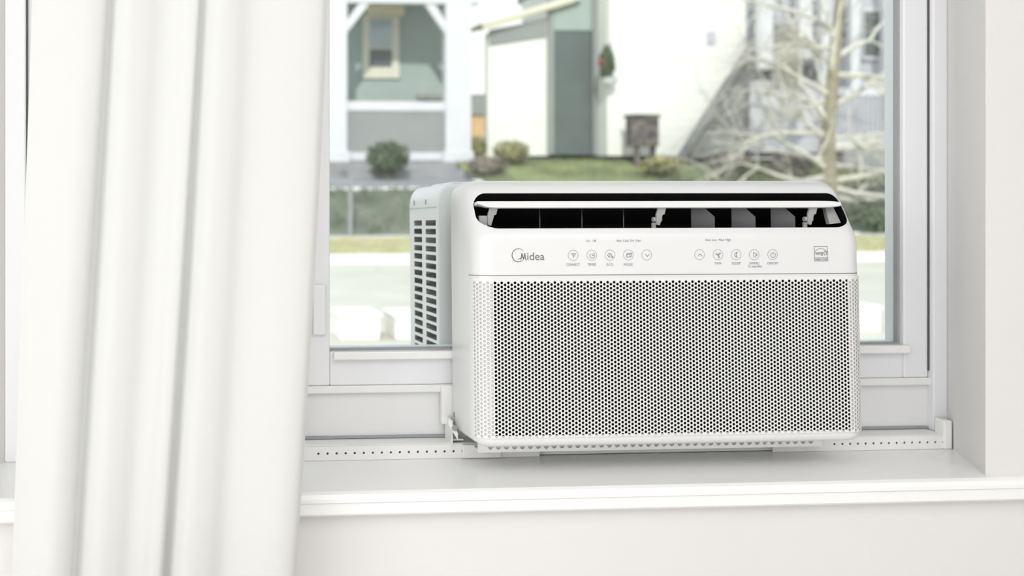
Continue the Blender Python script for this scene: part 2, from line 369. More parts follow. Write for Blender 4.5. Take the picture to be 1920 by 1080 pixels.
def arcpts(cy, cz, r, a0, a1, n):
    return [(cy+r*math.cos(R(a0+(a1-a0)*i/n)), cz+r*math.sin(R(a0+(a1-a0)*i/n))) for i in range(n+1)]
def loft_body(prof, hw, rc, wgt, nseg=8):
    """closed side profile swept across the width with rounded ends; wgt(y,z)->how much each point rounds in"""
    n = len(prof); mb = MB(); B = mb.b; wf_, wb_, w0_, w1_ = wgt
    ya, yb = min(p[0] for p in prof), max(p[0] for p in prof); z_a, z_b = min(p[1] for p in prof), max(p[1] for p in prof)
    st = [(-hw+rc*(1-math.cos(R(90*i/nseg))), rc*(1-math.sin(R(90*i/nseg)))) for i in range(nseg+1)]
    st += [(-x, q) for x, q in reversed(st)]
    rings = []
    for x, q in st:
        ky = (yb-ya-q*(wf_+wb_))/(yb-ya); kz = (z_b-z_a-q*(w0_+w1_))/(z_b-z_a)
        rings.append([B.verts.new((x, ya+q*wf_+(y-ya)*ky, z_a+q*w0_+(z-z_a)*kz)) for y, z in prof])
    for j in range(len(rings)-1):
        for i in range(n): B.faces.new((rings[j][i], rings[j][(i+1) % n], rings[j+1][(i+1) % n], rings[j+1][i]))
    B.faces.new(rings[0]); B.faces.new(rings[-1][::-1])
    return mb
# front shell: bottom, front, slanted outlet band, top, back
prof = []
prof += arcpts(0.012, 0.012, 0.012, 270, 180, 5)
prof += [(0.0, 0.06), (0.0, 0.16), (0.0, 0.26)]
prof += arcpts(0.024, 0.310, 0.024, 180, 137, 5)
prof += arcpts(0.088, 0.358, 0.046, 137, 90, 6)
prof += arcpts(0.130, 0.389, 0.015, 90, 0, 4)
prof += arcpts(0.139, 0.006, 0.006, 0, -90, 2)
sh = loft_body(prof, HW, RC, (1.0, 0.25, 0.5, 0.72)).build('shell', M['shell'], ac)
# outlet cutter, square to the slanted band
t2 = Vector((0, 0.70, 0.714)).normalized(); dn = Vector((0, 0.714, -0.70)).normalized()
P0 = Vector((0, 0.0035, 0.3335))      # lower lip of the outlet
SLW = 0.068
def slot(hwl, s0, s1, rb, rt):
    pts = []
    for cx_, cs, r, a0 in ((hwl-rb, s0+rb, rb, -90), (hwl-rt, s1-rt, rt, 0), (-hwl+rt, s1-rt, rt, 90), (-hwl+rb, s0+rb, rb, 180)):
        for i in range(9):
            a = R(a0+90*i/8); pts.append((cx_+r*math.cos(a), cs+r*math.sin(a)))
    return pts
cut = MB(); cut.prism([P0+Vector((x, 0, 0))+t2*s-dn*0.03 for x, s in slot(HW-0.0115, 0.0, SLW, 0.030, 0.020)], dn*0.098)
c1 = cut.build('c1', M['cavity'])
cut = MB(); cut.box(-0.2785, 0.2785, -0.02, 0.014, 0.0178, 0.2500); c2 = cut.build('c2', M['cavity'])
for c in (c1, c2): c.parent = ac
boolean(sh, [c1, c2]); shade(sh, 30)
# white rim around the outlet
rm = MB()
ro = slot(HW-0.0105, -0.0012, SLW+0.0012, 0.031, 0.021); ri = slot(HW-0.0125, 0.0010, SLW-0.0006, 0.0290, 0.019)
# deflector flap
fl = MB()
za, zb_ = 0.3585, 0.369
fx0 = F(894, 384, 0.03)[0]; fx1 = F(1574, 386, 0.03)[0]
N = 40; ringsf = []
for i in range(N+1):
    tt = i/N; x = fx0+(fx1-fx0)*tt
    e = min(1.0, (x-fx0+0.0005)/0.035); e2 = min(1.0, (fx1-x+0.0005)/0.04)
    k = math.sqrt(max(0, 1-(1-e)**2)); k2 = math.sqrt(max(0, 1-(1-e2)**2))
    lo = 0.0095*(1-k)+0.0035*(1-k2)
    sec = [(0.028, 0.3705-0.002*(1-k2)), (0.0262, 0.3685-0.001*(1-k2)), (0.0262, 0.3612+lo*0.75), (0.0275, 0.3598+lo*0.85), (0.036, 0.3592+lo*0.7), (0.058, 0.3620), (0.0585, 0.3640), (0.050, 0.3680)]
    ringsf.append([fl.b.verts.new((x, y, z)) for y, z in sec])
for j in range(N):
    for i in range(8): fl.b.faces.new((ringsf[j][i], ringsf[j][(i+1) % 8], ringsf[j+1][(i+1) % 8], ringsf[j+1][i]))
fl.b.faces.new(ringsf[0]); fl.b.faces.new(ringsf[-1][::-1])
fl.build('outlet_flap', M['flap'], ac)
# vertical vanes
def vane(u, ang, wd, hgt=0.034, y=0.050, zc_=0.3425):
    x, _ = F(u, 410, y); v = MB()
    pts = [(-wd/2, -hgt/2), (wd/2, -hgt/2), (wd/2, hgt*0.1), (wd*0.1, hgt/2), (-wd/2, hgt/2)]
    m = Matrix.Translation((x, y, zc_)) @ Matrix.Rotation(R(ang), 4, 'Z')
    for a in (0,):
        v.prism([m @ Vector((-0.0007, -p, q)) for p, q in pts], m.to_3x3() @ Vector((0.0014, 0, 0)))
    v.build('vane', M['vane'], ac)
    e = MB(); e.prism([m @ Vector((-0.0009, -wd/2-0.0003, q)) for q in (-hgt/2,)] + [m @ Vector((0.0009, -wd/2-0.0003, -hgt/2)), m @ Vector((0.0009, -wd/2-0.0003, hgt*0.1)), m @ Vector((-0.0009, -wd/2-0.0003, hgt*0.1))], m.to_3x3() @ Vector((0, 0.0008, 0)))
for u, a, wd in ((1012, -18, 0.026), (1091, -20, 0.026), (1169, -22, 0.026), (1318, 48, 0.036), (1394, 48, 0.036), (1468, 48, 0.036)):
    vane(u, a, wd)
# flap arms
for i, u in enumerate((922, 1238, 1522)):
    x, _ = F(u, 405, 0.034); a = MB()
    a.prism([(x-0.009+0.006, 0.034, 0.3600), (x+0.0095, 0.034, 0.3600), (x+0.007, 0.034, 0.350), (x+0.004, 0.034, 0.3495), (x-0.001, 0.034, 0.333), (x-0.006, 0.034, 0.334), (x-0.006, 0.034, 0.350)], (0, 0.004, 0))
    arm = a.build('flap_arm', M['arm'], ac)
    p = MB()
    if i == 0: p.box(x-0.019, x-0.006, 0.036, 0.046, 0.326, 0.3485, 0.001)
    else:
        p.cyl((x-0.010, 0.040, 0.342), (x+0.004, 0.040, 0.342), 0.004, 10)
        p.box(x-0.011, x-0.005, 0.038, 0.043, 0.326, 0.337, 0.0005)
    p.build('pivot', M['arm'], arm, smooth=False)
# louvre end cap at right inside outlet
e = MB(); e.prism([(0.270, 0.030, 0.334), (0.291, 0.034, 0.336), (0.288, 0.052, 0.3645), (0.277, 0.056, 0.368)], (0.0015, 0.012, 0)); e.build('end_cap', M['arm'], ac)

# perforated grille wrapping both corners
gz0, gz1 = 0.0145, 0.2540; OFF = 0.0020
flat = 2*(HW-RC); arc = RC*math.pi/2
def plan(s, off):
    """s = distance along the front measured from the middle; returns x, y"""
    h = flat/2
    if abs(s) <= h: return s, -off
    a = (abs(s)-h)/RC; a = min(a, math.pi/2); sgn = 1 if s > 0 else -1
    ex = max(0, abs(s)-h-arc)
    return sgn*(h+(RC+off)*math.sin(a)), RC-(RC+off)*math.cos(a)+ex
gx = 0.00512; gzp = 0.00603
cols = int((flat/2+0.034)/gx)
gv, gf = [], []
def addv(s, z, off): x, y = plan(s, off); gv.append((x, y, z)); return len(gv)-1
rows = int((gz1-gz0)/gzp)
hole_r = 0.0022; nh = 12
zbase = gz0+0.0003
for ci in range(-cols, cols+1):
    s = ci*gx; offz = (gzp/2) if ci % 2 else 0.0
    nr = rows-1 if ci % 2 else rows
    zlo = zbase+offz; 
    if offz:   # half cells fill top and bottom of odd columns
        for za_, zb2 in ((zbase, zbase+offz), (zbase+offz+nr*gzp, zbase+rows*gzp)):
            q = [addv(s-gx/2, za_, OFF), addv(s+gx/2, za_, OFF), addv(s+gx/2, zb2, OFF), addv(s-gx/2, zb2, OFF)]; gf.append(q)
    for r_ in range(nr):
        zc_ = zlo+(r_+0.5)*gzp
        h = [addv(s+hole_r*math.cos(6.28318*k/nh), zc_+hole_r*math.sin(6.28318*k/nh), OFF) for k in range(nh)]
        hb = [addv(s+hole_r*math.cos(6.28318*k/nh), zc_+hole_r*math.sin(6.28318*k/nh), 0.0013) for k in range(nh)]
        a, c, d_, f_ = s-gx/2, s+gx/2, zc_-gzp/2, zc_+gzp/2
        o8 = [addv(c, zc_, OFF), addv(c, f_, OFF), addv(s, f_, OFF), addv(a, f_, OFF), addv(a, zc_, OFF), addv(a, d_, OFF), addv(s, d_, OFF), addv(c, d_, OFF)]
        for j in range(4):
            m0, cc, m1 = o8[2*j], o8[2*j+1], o8[(2*j+2) % 8]; x0_, x1_, x2_, x3_ = [h[(3*j+k) % nh] for k in range(4)]
            gf += [(x0_, m0, cc, x1_), (x1_, cc, x2_), (x2_, cc, m1, x3_)]
        for k in range(nh): gf.append((h[k], h[(k+1) % nh], hb[(k+1) % nh], hb[k]))
# solid borders: top, bottom, and the edge returns
ztop = zbase+rows*gzp; S = (cols+0.5)*gx
steps = [-S+2*S*i/120 for i in range(121)]
for z_a, z_b, o_a, o_b in ((ztop, gz1, OFF, OFF), (gz1, gz1, OFF, 0), (gz0, zbase, OFF, OFF), (gz0, gz0, 0, OFF)):
    for i in range(120):
        gf.append((addv(steps[i], z_a, o_a), addv(steps[i+1], z_a, o_a), addv(steps[i+1], z_b, o_b), addv(steps[i], z_b, o_b)))
for sg in (-1, 1): gf.append((addv(sg*S, gz0, OFF), addv(sg*S, gz1, OFF), addv(sg*S, gz1, 0), addv(sg*S, gz0, 0)))
me = bpy.data.meshes.new('grille'); me.from_pydata(gv, [], gf); me.materials.append(M['grille']); me.update()
gr = bpy.data.objects.new('grille', me); C.objects.link(gr); gr.parent = ac
# grey strips added behind the corner holes, their colour giving the dimples' shade
M['dimple_shade'] = mat('dimple_shade_grey', (0.66, 0.66, 0.65), 0.6, 0.02)
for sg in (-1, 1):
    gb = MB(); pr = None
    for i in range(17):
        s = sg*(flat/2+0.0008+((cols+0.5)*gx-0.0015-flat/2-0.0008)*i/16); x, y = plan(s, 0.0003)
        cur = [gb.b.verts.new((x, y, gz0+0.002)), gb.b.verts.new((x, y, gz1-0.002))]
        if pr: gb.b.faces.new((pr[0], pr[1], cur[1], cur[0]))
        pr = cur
    gb.build('dimple_shade_strip', M['dimple_shade'], ac)
# seam above the grille: dark strip painted in for the gap's shade
sm = MB()
prev = None
for i in range(121):
    s = -(flat/2+arc)+2*(flat/2+arc)*i/120; x, y = plan(s, 0.0003); x2, y2 = plan(s, -0.002)
    cur = [sm.b.verts.new((x, y, 0.2574)), sm.b.verts.new((x, y, 0.2586)), sm.b.verts.new((x2, y2, 0.2586)), sm.b.verts.new((x2, y2, 0.2574))]
    if prev: 
        for k in range(4): sm.b.faces.new((prev[k], prev[(k+1) % 4], cur[(k+1) % 4], cur[k]))
    prev = cur
sm.build('seam', M['seam'], ac)
# side screw on the shell's lower left
q = MB(); q.cyl((-HW-0.001, 0.128, 0.030), (-HW+0.003, 0.128, 0.030), 0.0042, 12); q.build('screw', M['screw'], ac)

# rear (outdoor) body with side louvres and bridge
RP = []
RP += arcpts(0.235, 0.008, 0.008, 270, 180, 2)
RP += arcpts(0.245, 0.386, 0.018, 180, 90, 4)
RP += arcpts(0.455, 0.386, 0.020, 90, 0, 4)
RP += arcpts(0.463, 0.012, 0.012, 0, -90, 3)
rb = loft_body(RP, HW-0.001, 0.026, (0.2, 0.5, 0.4, 1.0)).build('rear_body', M['shell'], ac)
cb = MB()
def side_at(u, v):
    """point on the unit's own left side plane (local y, z)"""
    o = Minv @ Vector((0, 0, EYE)); d = (Minv.to_3x3()) @ ray(u, v); k = (-HW-o.x)/d.x; p = o+d*k
    return p.y, p.z
ys = [side_at(816, 420)[0], side_at(797, 420)[0], side_at(790, 420)[0], side_at(775.5, 420)[0]]
zt = side_at(797, 413)[1]
pitch_z = 0.01515
for c_, (ya, yb) in enumerate(((ys[0], ys[1]), (ys[2], ys[3]))):
    for r_ in range(22):
        z1_ = zt-r_*pitch_z; cb.box(-HW-0.01, -HW+0.022, ya, yb, z1_-0.0098, z1_, 0.0)
c3 = cb.build('c3', M['coil']); c3.parent = ac
boolean(rb, [c3]); shade(rb, 30)
tp = MB(); tp.box(-HW+0.035, -0.085, 0.27, 0.43, 0.400, 0.4095, 0.003); tp.box(-0.02, HW-0.06, 0.27, 0.43, 0.400, 0.4065, 0.002); tp.build('top_ridge', M['shell'], ac)
sb = MB(); sb.box(-HW+0.0002-0.001, -HW+0.001, 0.238, 0.462, zt+0.0222, zt+0.0228); 
for yy in (ys[1]-0.004, ys[3]-0.004): sb.box(-HW+0.0-0.0006, -HW+0.0015, yy-0.0012, yy+0.0012, zt+0.028, zt+0.037)
sb.build('side_seam', M['arm'], ac)
bd = MB(); bd.box(-HW+0.012, HW-0.012, 0.13, 0.24, 0.004, 0.058, 0.003); bd.build('bridge', M['shell'], ac)

# ---- print on the control panel
def ringm(mb, cx_, cz_, r, wd, a0=0, a1=360, n=40, y=-0.0003):
    B = mb.b; pr = None
    for i in range(n+1):
        a = R(a0+(a1-a0)*i/n); k = wd if not isinstance(wd, tuple) else wd[0]+(wd[1]-wd[0])*math.sin(math.pi*i/n)
        cur = [B.verts.new((cx_+(r+dd)*math.cos(a), y, cz_+(r+dd)*math.sin(a))) for dd in (-k/2, k/2)]
        if pr: B.faces.new((pr[0], pr[1], cur[1], cur[0]))
        pr = cur
    return mb
def line(mb, pts, wd, y=-0.0003):
    B = mb.b
    for (x0, z0), (x1, z1) in zip(pts[:-1], pts[1:]):
        d = Vector((x1-x0, z1-z0)); L = d.length
        if L == 0: continue
        d /= L; n = Vector((-d.y, d.x))*wd/2; e = d*wd*0.3
        B.faces.new([B.verts.new((a, y, b)) for a, b in ((x0-e.x+n.x, z0-e.y+n.y), (x0-e.x-n.x, z0-e.y-n.y), (x1+e.x-n.x, z1+e.y-n.y), (x1+e.x+n.x, z1+e.y+n.y))])
    return mb
px = F(1001, 480)[0]-F(1000, 480)[0]     # one photo pixel on the panel, in metres
def B_(mb, name, parent, m='ink'):
    o = mb.build(name, M[m], parent, recalc=False); return o
def icon(kind, cx_, cz_, mb):
    w_ = 0.95*px
    if kind == 'wifi':
        for r in (2.0, 4.2, 6.4): ringm(mb, cx_, cz_-2.6*px, r*px, w_, 45, 135, 12)
        ringm(mb, cx_, cz_-3.0*px, 0.6*px, 1.1*px, n=8)
    elif kind == 'clock':
        ringm(mb, cx_, cz_-0.5*px, 4.6*px, w_, -310+90-10, 50+0, 30); line(mb, [(cx_, cz_+3*px), (cx_, cz_-0.5*px), (cx_+3*px, cz_-0.5*px)], w_)
        line(mb, [(cx_+2*px, cz_+4.5*px), (cx_+4.3*px, cz_+3.2*px)], w_)
    elif kind == 'eco':
        ringm(mb, cx_-1.2*px, cz_+0.3*px, 3.6*px, w_, 30, 300, 20); line(mb, [(cx_+1.8*px, cz_+1.8*px), (cx_+3.6*px, cz_-3.2*px), (cx_-1.0*px, cz_-3.2*px)], w_)
        line(mb, [(cx_-3*px, cz_-2.6*px), (cx_+0.2*px, cz_+2*px)], w_); ringm(mb, cx_+4.2*px, cz_-3.4*px, 1.1*px, w_, n=10)
    elif kind == 'mode':
        line(mb, [(cx_-4*px, cz_-3.5*px), (cx_+2.2*px, cz_-3.5*px), (cx_+2.2*px, cz_+1.5*px), (cx_-4*px, cz_+1.5*px), (cx_-4*px, cz_-3.5*px)], w_)
        line(mb, [(cx_-4*px, cz_+1.5*px), (cx_-2.6*px, cz_+3.6*px), (cx_+5*px, cz_+3.6*px), (cx_+5*px, cz_-2*px), (cx_+2.2*px, cz_-3.5*px)], w_); line(mb, [(cx_+2.2*px, cz_+1.5*px), (cx_+5*px, cz_+3.6*px)], w_)
    elif kind == 'down': line(mb, [(cx_-3.8*px, cz_+2*px), (cx_+0.3*px, cz_-2.4*px), (cx_+4.4*px, cz_+2*px)], w_)
    elif kind == 'up': line(mb, [(cx_-3.8*px, cz_-2.4*px), (cx_+0.3*px, cz_+1.8*px), (cx_+4.4*px, cz_-2.4*px)], w_)
    elif kind == 'fan':
        for a in (30, 150, 270):
            ca, sa = math.cos(R(a)), math.sin(R(a)); pts = [(0, 0), (2.2, 1.6), (5.2, 1.5), (5.2, -0.2), (0, 0)]
            line(mb, [(cx_+(p*ca-q*sa)*px, cz_+(p*sa+q*ca)*px) for p, q in pts], w_*0.85)
    elif kind == 'moon':
        ringm(mb, cx_+0.6*px, cz_, 4.6*px, w_, 75, 285, 20); ringm(mb, cx_+4.2*px, cz_, 5.2*px, w_, 118, 242, 16)
    elif kind == 'swing':
        line(mb, [(cx_-1.6*px, cz_-4.4*px), (cx_-2.0*px, cz_+4.2*px)], w_); line(mb, [(cx_-1.8*px, cz_+4.2*px), (cx_+1.6*px, cz_+3.6*px), (cx_+5*px, cz_), (cx_+1.2*px, cz_-3.8*px), (cx_-1.6*px, cz_-4.4*px)], w_)
        line(mb, [(cx_+1.8*px, cz_+1.2*px), (cx_+3*px, cz_), (cx_+1.8*px, cz_-1.2*px)], w_*0.7)
    elif kind == 'power':
        ringm(mb, cx_, cz_-0.6*px, 4.5*px, w_, 115, 425, 28); line(mb, [(cx_, cz_+4.6*px), (cx_, cz_+0.2*px)], w_)
btn = [(1074.5, 478.5, 'wifi', 'CONNECT', 26), (1109.5, 478.5, 'clock', 'TIMER', 17), (1143.5, 478.3, 'eco', 'ECO', 12.5), (1178, 478, 'mode', 'MODE', 17), (1212.5, 478, 'down', None, 0),
       (1311.5, 477.5, 'up', None, 0), (1346, 477.5, 'fan', 'FAN', 12), (1380.3, 477.5, 'moon', 'SLEEP', 17), (1414, 477.5, 'swing', 'SWING', 19), (1448.5, 477.3, 'power', 'ON/OFF', 21)]
for u, v, k, tx, wd in btn:
    cx_, cz_ = F(u, v); mb = MB(); ringm(mb, cx_, cz_, 9.4*px, 0.8*px); b = B_(mb, 'button', ac, 'ink2')
    im = MB(); icon(k, cx_+0.8*px, cz_-0.4*px, im); B_(im, 'icon', b)
    if tx:
        vy = 496 if u < 1200 else 493.5
        x_, z_ = F(u, vy); text_mesh(tx, x_-wd/2*px, x_+wd/2*px, z_-2.4*px, z_+2.4*px, -0.0003, M['ink2'], 'lettering', ac)
def txt(body, u0, u1, v0, v1, m='ink2', off=0.0):
    a = F(u0, v1); b = F(u1, v0); return text_mesh(body, a[0], b[0], a[1], b[1], -0.0003, M[m], 'lettering', ac, off=off)
txt('To reset filter', 1402, 1429, 496.9, 501.5); txt('On', 1099, 1105.5, 449.6, 453.6); txt('Off', 1111, 1118, 449.4, 453.6)
txt('Auto', 1155.5, 1165, 449, 453.2); txt('Cool', 1168, 1178, 449, 453.2); txt('Dry', 1181.5, 1189, 449, 454); txt('Fan', 1192.5, 1201.5, 449, 453)
txt('Auto', 1322, 1332.5, 447.5, 451.8); txt('Low', 1335, 1344, 447.5, 451.8); txt('Med', 1347.5, 1357, 447.5, 451.8); txt('High', 1360, 1370, 447.3, 453)
# maker's mark: open circle and letters
lg = MB(); cx_, cz_ = F(972, 478.6)
ringm(lg, cx_, cz_, 12*px, (0.6*px, 1.6*px), 40, 345, 50)
p = F(972, 485.5); ringm(lg, F(968.5, 471)[0], F(968.5, 471)[1], 15*px, (0.5*px, 1.4*px), 275, 318, 12)
B_(lg, 'emblem', ac)
lm = MB()
def U(*pp): return [F(a, b) for a, b in pp]
line(lm, U((976.5, 486.5), (978.3, 475.0)), 1.5*px); line(lm, U((978.3, 475), (981.5, 485.5)), 1.9*px); line(lm, U((981.5, 485.5), (983.6, 475)), 1.1*px); line(lm, U((983.6, 475.0), (986, 487.5)), 1.9*px)
B_(lm, 'lettering', ac)
txt('idea', 988.5, 1020.5, 473.5, 487.8, 'ink')
# efficiency label: square, arc, script, star, caption
eb = MB(); a = U((1526.5, 462.3), (1551, 462.3), (1552, 489.3), (1527, 489.6), (1526.5, 462.3)); line(eb, a, 0.9*px)
line(eb, U((1527, 483.6), (1551.8, 483.4)), 0.8*px)
c0 = F(1539.2, 478.5); ringm(eb, c0[0], c0[1]-0.5*px, 13.2*px, 0.8*px, 25, 155, 20)
sc0 = F(1547.0, 474.7); st = []
for k in range(11):
    r = (4.6 if k % 2 == 0 else 2.0)*px; an = R(100+36*k); st.append((sc0[0]+r*math.cos(an), sc0[1]+r*math.sin(an)))
line(eb, st, 0.7*px)
B_(eb, 'efficiency_emblem', ac)
tm = txt('energy', 1529, 1543.5, 473, 479.5, 'ink'); txt('ENERGY STAR', 1528.5, 1550.5, 484.8, 488.2, 'ink')

# ------------------------------------------------------------------ curtain
cp = [(60, 20, .012), (80, 36, -.004), (114, 62, -.020), (160, 92, -.030), (190, 116, -.022), (202, 130, -.004), (199, 130, .018), (208, 140, .022), (222, 158, .000), (245, 182, -.014), (275, 212, -.008), (305, 240, .006),
      (330, 262, .004), (352, 280, -.012), (369, 298, -.014), (374, 304, .002), (371, 303, .022), (380, 312, .020), (392, 326, .000), (412, 348, -.016), (440, 384, -.012), (470, 418, .004), (500, 452, .000), (535, 490, -.014), (570, 522, -.020), (598, 545, -.014), (612, 555, .004)]
def catmull(P, n):
    out = []
    Q = [P[0]]+P+[P[-1]]
    for i in range(1, len(Q)-2):
        for k in range(n):
            t_ = k/n; a, b, c, d = Q[i-1], Q[i], Q[i+1], Q[i+2]
            out.append(tuple(0.5*((2*b[j])+(-a[j]+c[j])*t_+(2*a[j]-5*b[j]+4*c[j]-d[j])*t_*t_+(-a[j]+3*b[j]-3*c[j]+d[j])*t_**3) for j in range(3)))
    out.append(P[-1]); return out
cc = catmull(cp, 8); CYD = 1.555
zT, zB = Z(0, CYD), Z(1080, CYD)
cv, cf = [], []; NZ = 90
for j in range(NZ+1):
    z = 2.34-(2.34-0.03)*j/NZ; t_ = (zT-z)/(zT-zB)
    for i, (ut, ub, yo) in enumerate(cc):
        tc_ = max(-0.6, min(1.5, t_)); u = ut+(ub-ut)*tc_
        u += 7*math.sin(t_*2.6+0.6)*max(0, min(1, (i/len(cc)-0.15)))*(1 if -0.2 < t_ < 1.3 else 0.6)
        amp = 0.82+0.30*max(-0.3, min(1.2, t_))
        wob = 0.004*noise.noise(Vector((i*0.035, z*1.4, 3.0)))
        y = CYD+yo*amp*0.62+wob
        cv.append((X(u, CYD), y, z))
n = len(cc)
for j in range(NZ):
    for i in range(n-1): cf.append((j*n+i, j*n+i+1, (j+1)*n+i+1, (j+1)*n+i))
me = bpy.data.meshes.new('curtain'); me.from_pydata(cv, [], cf); me.materials.append(M['curtain']); me.update()
cu = bpy.data.objects.new('curtain', me); C.objects.link(cu); me.polygons.foreach_set('use_smooth', [True]*len(me.polygons))
tag(cu, 'long white fabric curtain hanging in soft folds over the left side of the window', 'curtain')
rod = thing('curtain_rod', 'white curtain rod above the window carrying the white curtain', 'rod', (0.5, CYD, 2.36))
r_ = MB(); r_.cyl((-0.7, CYD, 2.36), (1.7, CYD, 2.36), 0.012, 16); put(r_.build('pole', M['bracket'], smooth=True), rod)
for x_ in (-0.65, 1.65):
    r_ = MB(); r_.box(x_-0.01, x_+0.01, CYD, WY+0.001, 2.35, 2.37, 0.002); put(r_.build('wall_bracket', M['bracket']), rod)

# ------------------------------------------------------------------ outdoors: ground in steps up to the houses
DZ = EYE-0.90
def strip(name, pts, m, label, x0=-14, x1=34, cols_=60, jit=0.0):
    """ground strip: pts = [(Y, z)...] front to back"""
    mb = MB(); B = mb.b; grid = []
    for (y, z) in pts:
        grid.append([B.verts.new((x0+(x1-x0)*i/cols_, y, z+(jit*noise.noise(Vector((i*0.4, y*1.1, 0))) if jit else 0))) for i in range(cols_+1)])
    for j in range(len(grid)-1):
        for i in range(cols_): B.faces.new((grid[j][i], grid[j][i+1], grid[j+1][i+1], grid[j+1][i]))
    o = mb.build(name, m); o['kind'] = 'structure'; o['label'] = label; return o
def prof_pts(a, b, n): return [(a[0]+(b[0]-a[0])*i/n, a[1]+(b[1]-a[1])*i/n) for i in range(n+1)]
strip('trim_2', [(2.0, DZ), (13.0, DZ)], M['pave'], 'pale beige paved ground just outside the window')
mb = MB(); mb.box(-14, 34, 13.0, 13.9, DZ-0.1, DZ+0.06, 0.02); o = mb.build('trim_3', M['kerb']); tag(o, 'white kerb along the pale pavement', kind='structure')
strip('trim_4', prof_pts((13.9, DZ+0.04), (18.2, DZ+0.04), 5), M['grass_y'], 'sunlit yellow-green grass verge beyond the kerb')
mb = MB(); mb.box(-14, 34, 18.2, 19.6, DZ-0.1, DZ+0.03, 0.02); o = mb.build('trim_5', M['pave']); tag(o, 'narrow pale footpath behind the grass verge', kind='structure')
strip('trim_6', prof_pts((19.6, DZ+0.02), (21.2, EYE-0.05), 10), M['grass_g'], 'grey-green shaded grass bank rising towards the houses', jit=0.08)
strip('trim_7', prof_pts((21.2, EYE-0.05), (23.4, EYE+0.16), 6), M['concrete'], 'grey path along the top of the bank', x1=X(900, 22), x0=-14)
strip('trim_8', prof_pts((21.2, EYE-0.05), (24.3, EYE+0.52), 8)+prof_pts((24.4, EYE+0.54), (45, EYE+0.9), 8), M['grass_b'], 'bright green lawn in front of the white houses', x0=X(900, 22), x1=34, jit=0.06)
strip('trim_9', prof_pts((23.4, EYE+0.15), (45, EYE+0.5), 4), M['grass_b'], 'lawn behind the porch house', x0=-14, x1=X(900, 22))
# grass tufts on bank and lawn
def tufts(name, m, n, x0, x1, y0, y1, zf, hgt, label):
    vs_, fs = [], []
    for i in range(n):
        x, y = random.uniform(x0, x1), random.uniform(y0, y1); z = zf(y); h = hgt*random.uniform(.5, 1.3); a = random.uniform(0, 6.28); wd = 0.02
        lx, ly = random.uniform(-.4, .4)*h, random.uniform(-.4, .4)*h; b = len(vs_)
        vs_ += [(x-wd*math.cos(a), y-wd*math.sin(a), z-0.03), (x+wd*math.cos(a), y+wd*math.sin(a), z-0.03), (x+lx, y+ly, z+h)]; fs.append((b, b+1, b+2))
    me = bpy.data.meshes.new(name); me.from_pydata(vs_, [], fs); me.materials.append(m)
    o = bpy.data.objects.new(name, me); C.objects.link(o); tag(o, label, 'grass', kind='stuff')
lin = lambda y, a, b: a[1]+(b[1]-a[1])*(y-a[0])/(b[0]-a[0])
tufts('grass', M['grass_g'], 9000, 1, 20, 19.7, 21.2, lambda y: lin(y, (19.6, DZ+.02), (21.2, EYE-.05)), 0.10, 'grey-green grass blades on the shaded bank')
tufts('grass', M['grass_b'], 9000, X(900, 22), 20, 21.3, 24.3, lambda y: lin(y, (21.2, EYE-.05), (24.3, EYE+.52)), 0.09, 'bright green grass blades on the lawn by the houses')
tufts('grass', M['grass_y'], 9000, 0, 14, 13.95, 18.1, lambda y: DZ+.04, 0.05, 'dry yellow-green grass blades on the verge')
# pale blocks standing on the pavement
for (u0, u1, v0, v1, Y, lab) in ((636, 713, 588, 655, 6.6, 'pale stone block on the pavement outside, left of the air conditioner'), (742, 790, 590, 655, 6.6, 'pale stone block outside, partly behind the louvred rear of the air conditioner'),
                           (1560, 1652, 574, 648, 6.7, 'pale stone block outside, right of the air conditioner')):
    x0, x1 = X(u0, Y), X(u1, Y); zt_ = Z(v0, Y, u0); r = thing('stone_block', lab, 'block', ((x0+x1)/2, Y, DZ), 'pale stone blocks on the pavement')
    a = MB(); a.box(x0, x1, Y, Y+0.35, DZ, zt_-0.03, 0.01); put(a.build('body', M['block']), r)
    a = MB(); a.box(x0-0.008, x1+0.008, Y-0.01, Y+0.36, zt_-0.03, zt_, 0.008); put(a.build('cap', M['block']), r)
# thin marker post on the verge and a lamp pole on the bank
Y = 12.0; r = MB(); r.box(X(706, Y), X(716, Y), Y, Y+0.06, DZ, Z(525, Y, 710), 0.01); o = r.build('marker_post', M['grass_y']); tag(o, 'short yellowish post on the pavement, left of the air conditioner', 'post')
Y = 19.4; r = MB(); r.cyl((X(657, Y), Y, DZ+0.02), (X(657, Y), Y, Z(335, Y, 657)), 0.035, 10); o = r.build('pole', M['concrete'], smooth=True); tag(o, 'thin grey pole standing before the bank, left of the bush', 'pole')

# ------------------------------------------------------------------ houses
def lap_wall(mb, x0, x1, y, z0, z1, thick=0.2, step=0.16):
    z = z0
    while z < z1-1e-4:
        zt_ = min(z1, z+step); mb.prism([(x0, y, z), (x0, y+0.006, zt_), (x0, y+thick, zt_), (x0, y+thick, z)], (x1-x0, 0, 0)); z = zt_
    return mb
def hthing(name, label, x, y, z): return thing(name, label, 'house', (x, y, z))
def hbox(root, name, m, u0, u1, v0, v1, Y, dep=0.1, bev=0.0, um=None):
    um = um or (u0+u1)/2; a = MB(); a.box(X(u0, Y), X(u1, Y), Y, Y+dep, Z(v1, Y, um), Z(v0, Y, um), bev); return put(a.build(name, m), root)
